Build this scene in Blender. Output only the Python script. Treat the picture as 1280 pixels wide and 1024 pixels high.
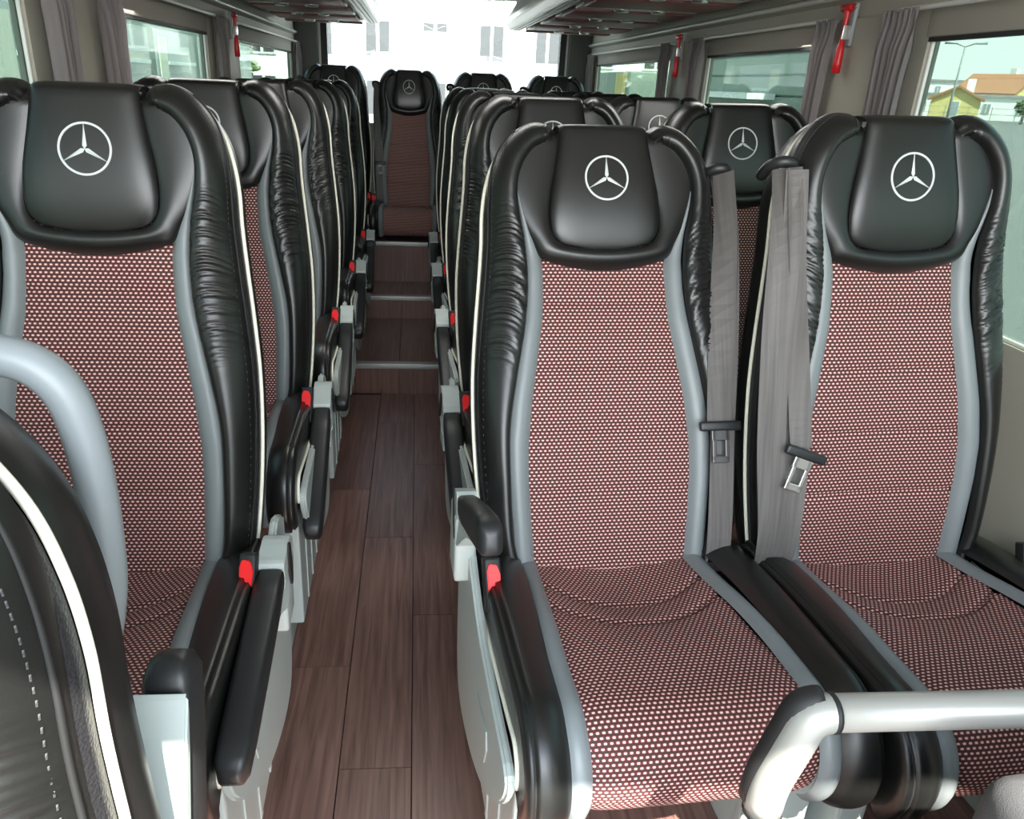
import bpy, bmesh, math, random
from mathutils import Vector, Matrix
random.seed(7)
PI = math.pi
C = bpy.context.scene.collection
for o in list(bpy.data.objects): bpy.data.objects.remove(o)
scn = bpy.context.scene

# ------------------------------------------------------------------ camera
PITCH, YAW, ROLL = 0.4023, 0.0922, 0.0425
fw = Vector((math.sin(YAW)*math.cos(PITCH), math.cos(YAW)*math.cos(PITCH), -math.sin(PITCH)))
rt = Vector((math.cos(YAW), -math.sin(YAW), 0)); up = rt.cross(fw)
rt2 = rt*math.cos(ROLL) + up*math.sin(ROLL); up2 = -rt*math.sin(ROLL) + up*math.cos(ROLL)
cd = bpy.data.cameras.new('camera'); cam = bpy.data.objects.new('camera', cd); C.objects.link(cam)
M = Matrix((rt2, up2, -fw)).transposed().to_4x4(); M.translation = Vector((0.075, 0, 1.38)); cam.matrix_world = M
cd.sensor_fit = 'HORIZONTAL'; cd.sensor_width = 36; cd.lens = 36*960/1280; cd.shift_x = 40/1280; cd.clip_start = 0.03; cd.clip_end = 600
scn.camera = cam

# ------------------------------------------------------------------ world, sun, exposure
w = bpy.data.worlds.new('sky'); scn.world = w; w.use_nodes = True
nt = w.node_tree; nt.nodes.clear()
out = nt.nodes.new('ShaderNodeOutputWorld'); bg = nt.nodes.new('ShaderNodeBackground'); bg.inputs[1].default_value = 4.0
tc = nt.nodes.new('ShaderNodeTexCoord'); sp = nt.nodes.new('ShaderNodeSeparateXYZ'); rp = nt.nodes.new('ShaderNodeValToRGB')
e = rp.color_ramp.elements; e[0].position = 0.0; e[0].color = (.86, .93, .92, 1); e[1].position = 0.6; e[1].color = (.55, .72, .95, 1)
x = e.new(0.15); x.color = (.84, .93, .97, 1)
nt.links.new(tc.outputs['Generated'], sp.inputs[0]); nt.links.new(sp.outputs[2], rp.inputs[0])
nt.links.new(rp.outputs[0], bg.inputs[0]); nt.links.new(bg.outputs[0], out.inputs[0])
sl = bpy.data.lights.new('sun', 'SUN'); sl.energy = 22.0; sl.angle = math.radians(.6); sl.color = (1, .95, .86)
so = bpy.data.objects.new('sun', sl); C.objects.link(so)
SUN = Vector((-.22, 1.0, -1.43)).normalized()      # direction the light travels
so.rotation_euler = SUN.to_track_quat('-Z', 'Y').to_euler()
def area(name, loc, direction, sx, sy, power, col=(1, 1, 1)):
    l = bpy.data.lights.new(name, 'AREA'); l.shape = 'RECTANGLE'; l.size = sx; l.size_y = sy; l.energy = power; l.color = col
    o = bpy.data.objects.new(name, l); C.objects.link(o); o.location = loc
    o.rotation_euler = Vector(direction).to_track_quat('-Z', 'Y').to_euler(); return o
area('windscreen_daylight', (.25, -1.3, 1.75), (0, 1, -.25), 1.7, 1.0, 34, (1, .99, .96))
area('overhead_fill_left', (.05, 2.4, 1.93), (-.35, 0, -1), .12, 4.6, 15, (1, .98, .94))  # added unseen fill under the ceiling to brighten the cabin, no lamp fixture
area('overhead_fill_right', (.45, 2.4, 1.93), (.35, 0, -1), .12, 4.6, 15, (1, .98, .94))  # second added fill, angled towards the right side
scn.view_settings.view_transform = 'Standard'; scn.view_settings.look = 'None'
scn.view_settings.gamma = 1; scn.view_settings.exposure = 0.55
scn.view_settings.use_curve_mapping = False

# ------------------------------------------------------------------ materials
def mat(name, col, rough=.5, metal=0, coat=0, bump=None, spec=.5, var=None, sheen=0):
    m = bpy.data.materials.new(name); m.use_nodes = True; t = m.node_tree; b = t.nodes['Principled BSDF']
    b.inputs['Base Color'].default_value = (*col, 1); b.inputs['Roughness'].default_value = rough
    b.inputs['Metallic'].default_value = metal; b.inputs['Coat Weight'].default_value = coat
    b.inputs['Specular IOR Level'].default_value = spec; b.inputs['Sheen Weight'].default_value = sheen
    if bump or var:
        c = t.nodes.new('ShaderNodeTexCoord')
    if bump:
        kind, scale, strength, dist = bump
        n = t.nodes.new('ShaderNodeTexVoronoi' if kind == 'voronoi' else 'ShaderNodeTexNoise'); n.inputs['Scale'].default_value = scale
        t.links.new(c.outputs['Object'], n.inputs['Vector'])
        bp = t.nodes.new('ShaderNodeBump'); bp.inputs['Strength'].default_value = strength; bp.inputs['Distance'].default_value = dist
        t.links.new(n.outputs[0], bp.inputs['Height']); t.links.new(bp.outputs[0], b.inputs['Normal'])
    if var:
        n2 = t.nodes.new('ShaderNodeTexNoise'); n2.inputs['Scale'].default_value = var[0]; n2.inputs['Detail'].default_value = 4
        mx = t.nodes.new('ShaderNodeMix'); mx.data_type = 'RGBA'
        mx.inputs[6].default_value = (*col, 1); mx.inputs[7].default_value = (*var[1], 1)
        t.links.new(c.outputs['Object'], n2.inputs['Vector']); t.links.new(n2.outputs[0], mx.inputs[0]); t.links.new(mx.outputs[2], b.inputs['Base Color'])
    return m
M_ = {}
M_['leather'] = mat('black_leather', (.0075, .0077, .0072), .33, bump=('noise', 900, .12, .001), spec=.55)
M_['leather_rough'] = mat('pebbled_black_leather', (.016, .016, .018), .42, bump=('voronoi', 420, .5, .001))
M_['leather_grey'] = mat('grey_leather', (.175, .195, .20), .42, bump=('noise', 700, .12, .001))
M_['piping'] = mat('cream_piping', (.80, .79, .66), .45)
M_['seam'] = mat('black_thread', (.006, .006, .006), .7)
M_['stitch'] = mat('grey_stitch', (.05, .05, .05), .6)
M_['plastic'] = mat('light_grey_plastic', (.42, .47, .45), .42, bump=('noise', 500, .08, .001))
M_['plastic_mid'] = mat('mid_grey_plastic', (.27, .29, .29), .45)
M_['dark_plastic'] = mat('black_plastic', (.014, .015, .016), .42, bump=('noise', 700, .15, .001))
M_['black'] = mat('black_rubber', (.008, .008, .008), .6)
M_['red'] = mat('red_plastic', (.85, .012, .015), .4)
M_['hammer'] = mat('deep_red_plastic', (.55, .01, .015), .35)
M_['steel'] = mat('brushed_steel', (.75, .75, .74), .28, metal=1)
M_['dark_steel'] = mat('dark_steel', (.10, .10, .10), .35, metal=.8)
M_['belt'] = mat('grey_webbing', (.125, .112, .108), .62, bump=('noise', 1400, .3, .001), sheen=.1)
M_['rail'] = mat('silver_grey_rail', (.34, .34, .315), .36, metal=.3)
M_['handle'] = mat('blue_grey_handle', (.20, .225, .235), .42)
M_['emblem'] = mat('embroidered_white', (.60, .62, .62), .5)
M_['wall'] = mat('taupe_wall_panel', (.34, .32, .265), .6, bump=('noise', 300, .1, .001))
M_['wall_light'] = mat('pale_wall_trim', (.62, .61, .57), .35)
M_['valance'] = mat('taupe_blind_fabric', (.33, .30, .26), .75)
M_['curtain'] = mat('mauve_grey_curtain', (.34, .305, .305), .8, bump=('noise', 500, .2, .001))
M_['sheer'] = mat('pale_cream_curtain', (.75, .74, .62), .8)
M_['rack'] = mat('rack_off_white', (.68, .68, .65), .3)
M_['rack_red'] = mat('rack_brown_red_trim', (.22, .075, .07), .5)
M_['pillar'] = mat('dark_green_grey_pillar', (.07, .075, .065), .6)
M_['alu'] = mat('aluminium_strip', (.42, .43, .42), .4, metal=.5)
M_['grey_cloth'] = mat('dark_grey_cloth', (.055, .055, .058), .85, bump=('noise', 900, .6, .001))
M_['ceiling'] = mat('ceiling_panel', (.55, .54, .50), .7)
M_['white_paint'] = mat('white_paint', (.80, .82, .80), .4)
M_['facade'] = mat('white_facade', (.85, .85, .83), .8)
M_['window_dark'] = mat('far_window', (.30, .33, .34), .2)
M_['window_grey'] = mat('darkened_far_window', (.05, .052, .055), .6)  # panes darkened to stay visible on the overexposed facade
M_['yellow'] = mat('yellow_render', (.62, .50, .20), .8)
M_['roof'] = mat('orange_roof_tile', (.38, .17, .09), .8)
M_['roof_grey'] = mat('grey_roof', (.30, .28, .27), .8)
M_['green_panel'] = mat('pale_green_panel', (.20, .245, .21), .5)
M_['asphalt'] = mat('asphalt', (.16, .16, .155), .9, bump=('noise', 40, .3, .01))
M_['grass'] = mat('grass', (.10, .17, .05), .9)
M_['foliage'] = mat('foliage', (.10, .15, .05), .8)
M_['lamp'] = mat('lamp_lens', (.8, .8, .78), .2)

def fabric():
    m = bpy.data.materials.new('red_dotted_fabric'); m.use_nodes = True; t = m.node_tree; N = t.nodes; L = t.links; b = N['Principled BSDF']
    b.inputs['Roughness'].default_value = .75; b.inputs['Specular IOR Level'].default_value = .25
    uv = N.new('ShaderNodeUVMap'); uv.uv_map = 'UVMap'; s = N.new('ShaderNodeSeparateXYZ'); L.new(uv.outputs[0], s.inputs[0])
    def mth(op, a, b_=None, c=None):
        n = N.new('ShaderNodeMath'); n.operation = op
        for i, v in enumerate((a, b_, c)):
            if v is None: continue
            if isinstance(v, (int, float)): n.inputs[i].default_value = v
            else: L.new(v, n.inputs[i])
        return n.outputs[0]
    v = mth('DIVIDE', s.outputs[1], .0063); row = mth('FLOOR', v); par = mth('MODULO', row, 2.0)
    u = mth('ADD', mth('DIVIDE', s.outputs[0], .0083), mth('MULTIPLY', par, .5))
    fu = mth('ABSOLUTE', mth('SUBTRACT', mth('FRACT', u), .5)); fv = mth('ABSOLUTE', mth('SUBTRACT', mth('FRACT', v), .5))
    d = mth('ADD', mth('POWER', mth('DIVIDE', fu, .27), 3), mth('POWER', mth('DIVIDE', fv, .235), 3))
    dot = N.new('ShaderNodeMapRange'); dot.inputs[1].default_value = 1.25; dot.inputs[2].default_value = .5; L.new(d, dot.inputs[0])
    halo = N.new('ShaderNodeMapRange'); halo.inputs[1].default_value = 6; halo.inputs[2].default_value = 1.0; L.new(d, halo.inputs[0])
    m1 = N.new('ShaderNodeMix'); m1.data_type = 'RGBA'; m1.inputs[6].default_value = (.042, .026, .023, 1); m1.inputs[7].default_value = (.20, .034, .040, 1)
    L.new(halo.outputs[0], m1.inputs[0])
    m2 = N.new('ShaderNodeMix'); m2.data_type = 'RGBA'; m2.inputs[7].default_value = (.72, .49, .43, 1)
    L.new(dot.outputs[0], m2.inputs[0]); L.new(m1.outputs[2], m2.inputs[6]); L.new(m2.outputs[2], b.inputs['Base Color'])
    bp = N.new('ShaderNodeBump'); bp.inputs['Strength'].default_value = .35; bp.inputs['Distance'].default_value = .001
    L.new(dot.outputs[0], bp.inputs['Height']); L.new(bp.outputs[0], b.inputs['Normal'])
    return m
def webbing(m):
    t = m.node_tree; N = t.nodes; L = t.links; b = N['Principled BSDF']
    c = N.new('ShaderNodeTexCoord'); mp = N.new('ShaderNodeMapping'); mp.inputs['Scale'].default_value = (150, 1, 5)
    n = N.new('ShaderNodeTexNoise'); n.inputs['Scale'].default_value = 1; n.inputs['Detail'].default_value = 3
    r = N.new('ShaderNodeValToRGB'); e = r.color_ramp.elements; e[0].position = .3; e[0].color = (.082, .074, .070, 1); e[1].position = .7; e[1].color = (.130, .118, .113, 1)
    L.new(c.outputs['Object'], mp.inputs[0]); L.new(mp.outputs[0], n.inputs[0]); L.new(n.outputs[0], r.inputs[0]); L.new(r.outputs[0], b.inputs['Base Color'])
webbing(M_['belt'])
M_['fabric'] = fabric()

def wood(name, c1, c2, rough=.33, sc=(55, 2.2, 55)):
    m = bpy.data.materials.new(name); m.use_nodes = True; t = m.node_tree; N = t.nodes; L = t.links; b = N['Principled BSDF']
    b.inputs['Roughness'].default_value = rough
    c = N.new('ShaderNodeTexCoord'); mp = N.new('ShaderNodeMapping'); mp.inputs['Scale'].default_value = sc
    n = N.new('ShaderNodeTexNoise'); n.inputs['Scale'].default_value = 1.6; n.inputs['Detail'].default_value = 7; n.inputs['Distortion'].default_value = .6
    oi = N.new('ShaderNodeObjectInfo'); ad = N.new('ShaderNodeVectorMath'); ad.operation = 'ADD'
    L.new(c.outputs['Object'], ad.inputs[0]); L.new(oi.outputs['Random'], ad.inputs[1]); L.new(ad.outputs[0], mp.inputs[0])
    L.new(mp.outputs[0], n.inputs['Vector'])
    r = N.new('ShaderNodeValToRGB'); e = r.color_ramp.elements; e[0].position = .3; e[0].color = (*c1, 1); e[1].position = .7; e[1].color = (*c2, 1)
    L.new(n.outputs[0], r.inputs[0])
    mx = N.new('ShaderNodeMix'); mx.data_type = 'RGBA'; mx.blend_type = 'MULTIPLY'; mx.inputs[0].default_value = 1
    mr = N.new('ShaderNodeMapRange'); mr.inputs[3].default_value = .82; mr.inputs[4].default_value = 1.15; L.new(oi.outputs['Random'], mr.inputs[0])
    L.new(r.outputs[0], mx.inputs[6]); L.new(mr.outputs[0], mx.inputs[7]); L.new(mx.outputs[2], b.inputs['Base Color'])
    bp = N.new('ShaderNodeBump'); bp.inputs['Strength'].default_value = .15; bp.inputs['Distance'].default_value = .002
    L.new(n.outputs[0], bp.inputs['Height']); L.new(bp.outputs[0], b.inputs['Normal'])
    return m
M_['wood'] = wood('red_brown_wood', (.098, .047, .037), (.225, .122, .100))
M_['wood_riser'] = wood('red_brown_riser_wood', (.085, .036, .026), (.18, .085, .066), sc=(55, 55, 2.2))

def glass(name, col, gloss=.07):
    m = bpy.data.materials.new(name); m.use_nodes = True; t = m.node_tree; t.nodes.clear()
    o = t.nodes.new('ShaderNodeOutputMaterial'); tr = t.nodes.new('ShaderNodeBsdfTransparent'); tr.inputs[0].default_value = (*col, 1)
    g = t.nodes.new('ShaderNodeBsdfGlossy'); g.inputs['Roughness'].default_value = .02; g.inputs[0].default_value = (.9, .95, .93, 1)
    mx = t.nodes.new('ShaderNodeMixShader'); mx.inputs[0].default_value = gloss
    t.links.new(tr.outputs[0], mx.inputs[1]); t.links.new(g.outputs[0], mx.inputs[2]); t.links.new(mx.outputs[0], o.inputs[0]); return m
M_['glass'] = glass('green_tinted_glass', (.41, .475, .435))
M_['glass_clear'] = glass('clear_rear_glass', (.92, .95, .94), .03)

# ------------------------------------------------------------------ helpers
def link(name, me, material=None, parent=None, loc=None, rot=None):
    if material is not None and not me.materials: me.materials.append(M_[material])
    o = bpy.data.objects.new(name, me); C.objects.link(o); o.parent = parent
    if loc: o.location = loc
    if rot: o.rotation_euler = rot
    return o
def thing(name, label, cat, loc=(0, 0, 0), rotz=0, group=None):
    o = bpy.data.objects.new(name, None); C.objects.link(o); o.empty_display_size = .1
    o.location = loc; o.rotation_euler = (0, 0, rotz); o['label'] = label; o['category'] = cat
    if group: o['group'] = group
    return o
def tag(o, label, cat, group=None):
    o['label'] = label; o['category'] = cat
    if group: o['group'] = group
    return o
def structure(name, label=None):
    o = bpy.data.objects.new(name, None); C.objects.link(o); o['kind'] = 'structure'
    if label: o['label'] = label
    o['category'] = name.split('_')[0]
    return o
def me_from(bm, name, smooth=True, recalc=True):
    if recalc: bmesh.ops.recalc_face_normals(bm, faces=bm.faces)
    me = bpy.data.meshes.new(name); bm.to_mesh(me); bm.free()
    if smooth:
        for p in me.polygons: p.use_smooth = True
    return me
def grid_bm(P, UV=None, closed=False, flip=False):
    """P[j][i] points -> faces, optional uv"""
    bm = bmesh.new(); V = [[bm.verts.new(p) for p in r] for r in P]
    uvl = bm.loops.layers.uv.new('UVMap') if UV else None
    nj, ni = len(P), len(P[0])
    for j in range(nj-1):
        for i in range(ni if closed else ni-1):
            i2 = (i+1) % ni
            ids = [(j, i), (j, i2), (j+1, i2), (j+1, i)]
            if flip: ids = ids[::-1]
            try: f = bm.faces.new([V[a][b] for a, b in ids])
            except ValueError: continue
            if UV:
                for l, (a, b) in zip(f.loops, ids): l[uvl].uv = UV[a][b]
    return bm
def tube_bm(pts, r, seg=8, flat=1.0, closed=False, cap=True, bm=None):
    """tube along pts; r float or list; flat scales the second axis"""
    bm = bm or bmesh.new(); pts = [Vector(p) for p in pts]; n = len(pts); rings = []
    ref = None
    for i, p in enumerate(pts):
        a = pts[(i-1) % n] if (closed or i > 0) else p; b = pts[(i+1) % n] if (closed or i < n-1) else p
        d = (b-a).normalized()
        if ref is None:
            ref = Vector((1, 0, 0)) if abs(d.x) < .8 else Vector((0, 1, 0))
        s = (ref - d*ref.dot(d)).normalized(); ref = s; t = d.cross(s)
        ri = r[i] if isinstance(r, (list, tuple)) else r
        rings.append([bm.verts.new(p + s*ri*math.cos(k*2*PI/seg) + t*ri*flat*math.sin(k*2*PI/seg)) for k in range(seg)])
    for j in range(n if closed else n-1):
        A, B = rings[j], rings[(j+1) % n]
        for k in range(seg): bm.faces.new((A[k], A[(k+1) % seg], B[(k+1) % seg], B[k]))
    if cap and not closed:
        bm.faces.new(rings[0][::-1]); bm.faces.new(rings[-1])
    return bm
def box_bm(x0, x1, y0, y1, z0, z1, bev=0, seg=2, bm=None):
    b2 = bmesh.new(); bmesh.ops.create_cube(b2, size=1)
    for v in b2.verts: v.co = Vector(((x0+x1)/2 + v.co.x*(x1-x0), (y0+y1)/2 + v.co.y*(y1-y0), (z0+z1)/2 + v.co.z*(z1-z0)))
    if bev: bmesh.ops.bevel(b2, geom=list(b2.edges), offset=bev, segments=seg, affect='EDGES', profile=.6)
    if bm is None: return b2
    me = bpy.data.meshes.new('t'); b2.to_mesh(me); b2.free(); bm.from_mesh(me); bpy.data.meshes.remove(me); return bm
def box(name, x0, x1, y0, y1, z0, z1, m, parent=None, bev=0, seg=2):
    return link(name, me_from(box_bm(x0, x1, y0, y1, z0, z1, bev, seg), name, smooth=bev > 0), m, parent)
def prism_bm(poly, axis, a, b, bev=0):
    """extrude 2D poly along axis ('x','y','z') from a to b"""
    def P(p, t): return {'x': (t, p[0], p[1]), 'y': (p[0], t, p[1]), 'z': (p[0], p[1], t)}[axis]
    bm = bmesh.new(); A = [bm.verts.new(P(p, a)) for p in poly]; B = [bm.verts.new(P(p, b)) for p in poly]
    n = len(poly); bm.faces.new(A[::-1]); bm.faces.new(B)
    for i in range(n): bm.faces.new((A[i], A[(i+1) % n], B[(i+1) % n], B[i]))
    bmesh.ops.recalc_face_normals(bm, faces=bm.faces)
    if bev:
        es = [e for e in bm.edges if e.calc_face_angle(0) > .6]
        bmesh.ops.bevel(bm, geom=es, offset=bev, segments=2, affect='EDGES', clamp_overlap=True)
    return bm
def interp(x, T):
    if x <= T[0][0]: return T[0][1]
    for (a, b), (c, d) in zip(T, T[1:]):
        if x <= c:
            t = (x-a)/(c-a) if c > a else 0; return b + (d-b)*t
    return T[-1][1]
def spline(K, n):
    """Catmull-Rom through K (tuples) -> n points"""
    out = []; m = len(K)-1
    for i in range(n):
        u = i/(n-1)*m; k = min(int(u), m-1); t = u-k
        p0, p1, p2, p3 = K[max(k-1, 0)], K[k], K[k+1], K[min(k+2, m)]
        out.append(tuple(.5*((2*b) + (-a+c)*t + (2*a-5*b+4*c-d)*t*t + (-a+3*b-3*c+d)*t**3) for a, b, c, d in zip(p0, p1, p2, p3)))
    return out
def sstep(x): x = max(0, min(1, x)); return x*x*(3-2*x)

# ------------------------------------------------------------------ seat meshes (backrest frame: x lateral, z up the back, -y towards the sitter)
CACHE = {}
def cached(key, fn):
    if key not in CACHE: CACHE[key] = fn()
    return CACHE[key]
WF = [(0, .141), (.075, .146), (.15, .150), (.22, .149), (.295, .141), (.37, .129), (.44, .117), (.53, .113), (.565, .118), (.6, .134), (.64, .150), (.672, .160)]
WG = [(0, .174), (.075, .179), (.15, .184), (.22, .185), (.295, .177), (.37, .164), (.44, .151), (.50, .144), (.545, .144), (.6, .150), (.65, .159), (.676, .1605)]
def nbase(x, s):       # gentle lumbar + shell shape of the fabric plane
    return .018*math.sin(max(0, min(1, s/.55))*PI)*.8 + .35*x*x
def fabric_back():
    P, UV = [], []; ns, nx = 110, 22
    for j in range(ns+1):
        s = -.015 + .60*j/ns; wf = interp(s, WF) + .003
        if s > .53: wf = .115
        g = 0
        for q in (.13, .245, .36, .475): g = max(g, math.exp(-((s-q)/.005)**2))
        row, uvr = [], []
        for i in range(nx+1):
            u = -1+2*i/nx; x = u*wf; edge = 1-abs(u)**8
            n = nbase(x, s) + .003 - .0055*g - .006*(1-edge) - .014*sstep((s-.545)/.02)
            row.append((x, -n, s)); uvr.append((x+1, s+1))
        P.append(row); UV.append(uvr)
    return me_from(grid_bm(P, UV), 'backrest_fabric')
def strip_back(sg):
    P = []; ns, nx = 70, 6
    for j in range(ns+1):
        s = -.012 + .688*j/ns; a, b = interp(s, WF), interp(s, WG)
        row = []
        for i in range(nx+1):
            u = i/nx; x = a + (b+.002-a)*u
            n = nbase(x, s) + .012*math.sin(u*PI)**.6 + .004*u - .003 + .0012*math.sin(s*60+u*2)*sstep((s-.3)/.2)*(u)
            n += .006*sstep((s-.55)/.1)
            row.append((sg*x, -n, s))
        P.append(row)
    return me_from(grid_bm(P, flip=sg < 0), 'side_strip')
# path of bolster + shoulder wing: (x, s, half width, height)
BOL = [(0.1910, -0.01, 0.0230, 0.02), (0.2025, 0.05, 0.0215, 0.023), (0.2090, 0.15, 0.0240, 0.024), (0.2105, 0.25, 0.0265, 0.024), (0.2030, 0.34, 0.0330, 0.024), (0.1910, 0.43, 0.0380, 0.025), (0.1830, 0.51, 0.0380, 0.026), (0.1820, 0.58, 0.0330, 0.028),  (.1855, .64, .027, .030), (.183, .69, .024, .033), (.171, .731, .025, .034), (.148, .762, .025, .034),
       (.122, .777, .025, .033), (.102, .775, .021, .028), (.091, .765, .012, .014)]
def bolster_path(n=400): return spline(BOL, n)
def bolster(sg, v=0):
    pts = bolster_path(); P = []; nth = 20
    rnd = random.Random(11+v*5); ph = [rnd.uniform(0, 6.28) for _ in range(8)]
    for j, (x, s, hw, h) in enumerate(pts):
        a = pts[max(j-1, 0)]; b = pts[min(j+1, len(pts)-1)]
        d = Vector((b[0]-a[0], b[1]-a[1])).normalized(); nrm = Vector((d.y, -d.x))   # outward
        row = []; t = j/(len(pts)-1)
        wr = math.exp(-((s-.50)/.125)**4) if s < .70 and t < .7 else 0
        for i in range(nth+1):
            th = PI*i/nth; w = -math.cos(th)*hw
            drop = .034*((1-math.cos(th))/2)**1.6 if t < .9 else .03*((1-math.cos(th))/2)**1.6
            n = nbase(min(x, .17), min(s, .6))*.7 + .010 + h*math.sin(th)**.75 - drop
            sl = s + .018*math.sin(th*1.3+ph[0])
            cr = .6*math.sin(sl*400+ph[1]+1.8*math.sin(sl*45+ph[2])+.8*math.sin(th*2+ph[4])) + .4*math.sin(sl*235+ph[3]+th*1.8)
            n += wr*.0046*(1-2*abs(cr)**.8)*math.sin(th)**.6*(.75+.25*math.sin(sl*61+ph[5]))
            tuck = math.exp(-((t-.95)/.04)**2); n += .002*tuck*math.sin(th*7)
            row.append((sg*(x+nrm.x*w), -n, s+nrm.y*w))
        P.append(row)
    return me_from(grid_bm(P, flip=sg > 0), 'bolster')
def bolster_edge(off, n):
    """points on the outer outline of the bolster path at an offset, from bottom to inner top"""
    pts = bolster_path(110); o = []
    for j, (x, s, hw, h) in enumerate(pts[:-4]):
        a = pts[max(j-1, 0)]; b = pts[min(j+1, len(pts)-1)]
        d = Vector((b[0]-a[0], b[1]-a[1])).normalized(); nrm = Vector((d.y, -d.x))
        o.append((x+nrm.x*(hw+off), n, s+nrm.y*(hw+off)))
    return o
def full_outline(off, n):
    r = []
    pts = bolster_path(110)
    for j, (x, y, z) in enumerate(bolster_edge(off, n)):
        k = sstep((j-58)/22)
        r.append((x-.004*k, y, z-.013*k))
    # close across the top, slightly lower between the wings
    l = [(-x, y, z) for x, y, z in r][::-1]
    top = [(r[-1][0]*k, n, r[-1][2]+.012*(1-abs(k)**3)-.001) for k in (.8, .4, 0, -.4, -.8)]
    return r + top + l
def side_band():
    A, B, Cc = full_outline(-.003, .006), full_outline(.003, .016), full_outline(.003, .026)
    return me_from(grid_bm([A, B, Cc]), 'side_band')
def piping(): return me_from(tube_bm(full_outline(.006, .029), .0034, 8), 'piping')
def stitches(sg):
    pts = bolster_path(400); bm = bmesh.new()
    for j in range(6, 372, 4):
        x, s_, hw, h = pts[j]; a, b = pts[j-1], pts[j+1]
        d = Vector((b[0]-a[0], b[1]-a[1])).normalized(); nr = Vector((d.y, -d.x)); th = 2.45; w = -math.cos(th)*hw
        drop = .034*((1-math.cos(th))/2)**1.6; n = nbase(min(x, .17), min(s_, .6))*.7 + .010 + h*math.sin(th)**.75 - drop + .0012
        c = Vector((sg*(x+nr.x*w), -n, s_+nr.y*w)); t = Vector((sg*d.x, 0, d.y))*.0021; u = Vector((sg*nr.x, .8, nr.y))*.0005
        f = Vector((0, -.0008, 0))
        V = [bm.verts.new(c+t+u), bm.verts.new(c+t-u), bm.verts.new(c-t-u), bm.verts.new(c-t+u), bm.verts.new(c+f)]
        for k in range(4): bm.faces.new((V[k], V[(k+1) % 4], V[4]))
    return me_from(bm, 'stitching', False, False)
def seam_line(sg):
    pts = [(sg*x, y, z) for x, y, z in bolster_edge(-.002, .000)][:88]
    return me_from(tube_bm(pts, .0024, 6), 'seam')
def back_shell():
    O = full_outline(.004, .031); P = []
    prof = [(1, 0), (1.015, .012), (1.018, .028), (1.0, .046), (.955, .062), (.88, .074), (.75, .083), (.5, .089), (.2, .091), (.02, .091)]
    for r, dn in prof:
        row = []
        for x, y, s in O:
            sc = max(.10, min(.62, s)); row.append((x*r, (.031+dn), sc+(s-sc)*r if s > .1 else s))
        P.append(row)
    bm = grid_bm(P)
    # bottom closure + front closure
    return me_from(bm, 'back_shell')
PADO = [(-.080, .790), (-.083, .765), (-.090, .72), (-.099, .67), (-.103, .63), (-.099, .598), (-.082, .577), (-.045, .570), (0, .568), (.045, .570), (.082, .577), (.099, .598), (.103, .63), (.099, .67), (.090, .72), (.083, .765), (.080, .790)]
SURO = [(-.086, .785), (-.118, .770), (-.145, .745), (-.163, .705), (-.163, .660), (-.150, .615), (-.134, .582), (-.117, .553), (-.064, .537), (0, .531), (.064, .537), (.117, .553), (.134, .582), (.150, .615), (.163, .660), (.163, .705), (.145, .745), (.118, .770), (.086, .785)]
SURO = [SURO[0]] + SURO[2:-2] + [SURO[-1]]
def surround():
    n = 90; A = spline(PADO, n); B = spline(SURO, n); P = []; nu = 14
    for j in range(nu+1):
        u = j/nu; row = []
        for i in range(n):
            x = A[i][0]*(1-u)+B[i][0]*u; s = A[i][1]*(1-u)+B[i][1]*u
            t = i/(n-1); low = math.exp(-((t-.5)/.22)**2)
            h = .012 + .009*low
            nn = .017 + (h-.008)*math.sin(PI*min(1, .03+(u*.97)**.85))**.6 - .006*low*u*u - .006*low*u**4 + .004*u*(1-low) + nbase(x, min(s, .6))*.3
            nn -= .02*sstep((s-.76)/.03)
            row.append((x, -nn, s))
        P.append(row)
    return me_from(grid_bm(P), 'headrest_surround')
PW = [(.568, .03), (.572, .060), (.577, .080), (.586, .092), (.60, .0995), (.63, .103), (.67, .099), (.72, .090), (.765, .083), (.790, .080)]
def pad_n(x, s):
    w = interp(s, PW); u = min(1, abs(x)/w)
    e = (1-u**7)**.6 if u < 1 else 0
    b = max(0, 1-(1-min(1, max(0, (s-.5675)/.12)))**2.4)**.6
    return .017 + .014*e*b + .004*math.cos((s-.66)*14)
def pad():
    P = []; ss = [.5685, .570, .573, .577, .582, .589, .598, .61, .625, .645, .67, .695, .72, .74, .755, .767, .777]
    for s in ss:
        w = interp(s, PW); P.append([(w*math.sin(PI/2*(-1+2*i/24)), -pad_n(w*math.sin(PI/2*(-1+2*i/24)), s), s) for i in range(25)])
    # roll over the top towards the back
    r = .030
    for k in range(1, 9):
        a = k/8*PI*.55; row = []
        for i in range(25):
            u = math.sin(PI/2*(-1+2*i/24)); w = .081
            n0 = pad_n(u*w, .777)
            row.append((u*w, -(n0 - r*(1-math.cos(a))*1.6), .777 + r*.72*math.sin(a)))
        P.append(row)
    last = P[-1]; P.append([(x, .045, z-.004) for x, y, z in last])
    return me_from(grid_bm(P), 'headrest_pad')
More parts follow.
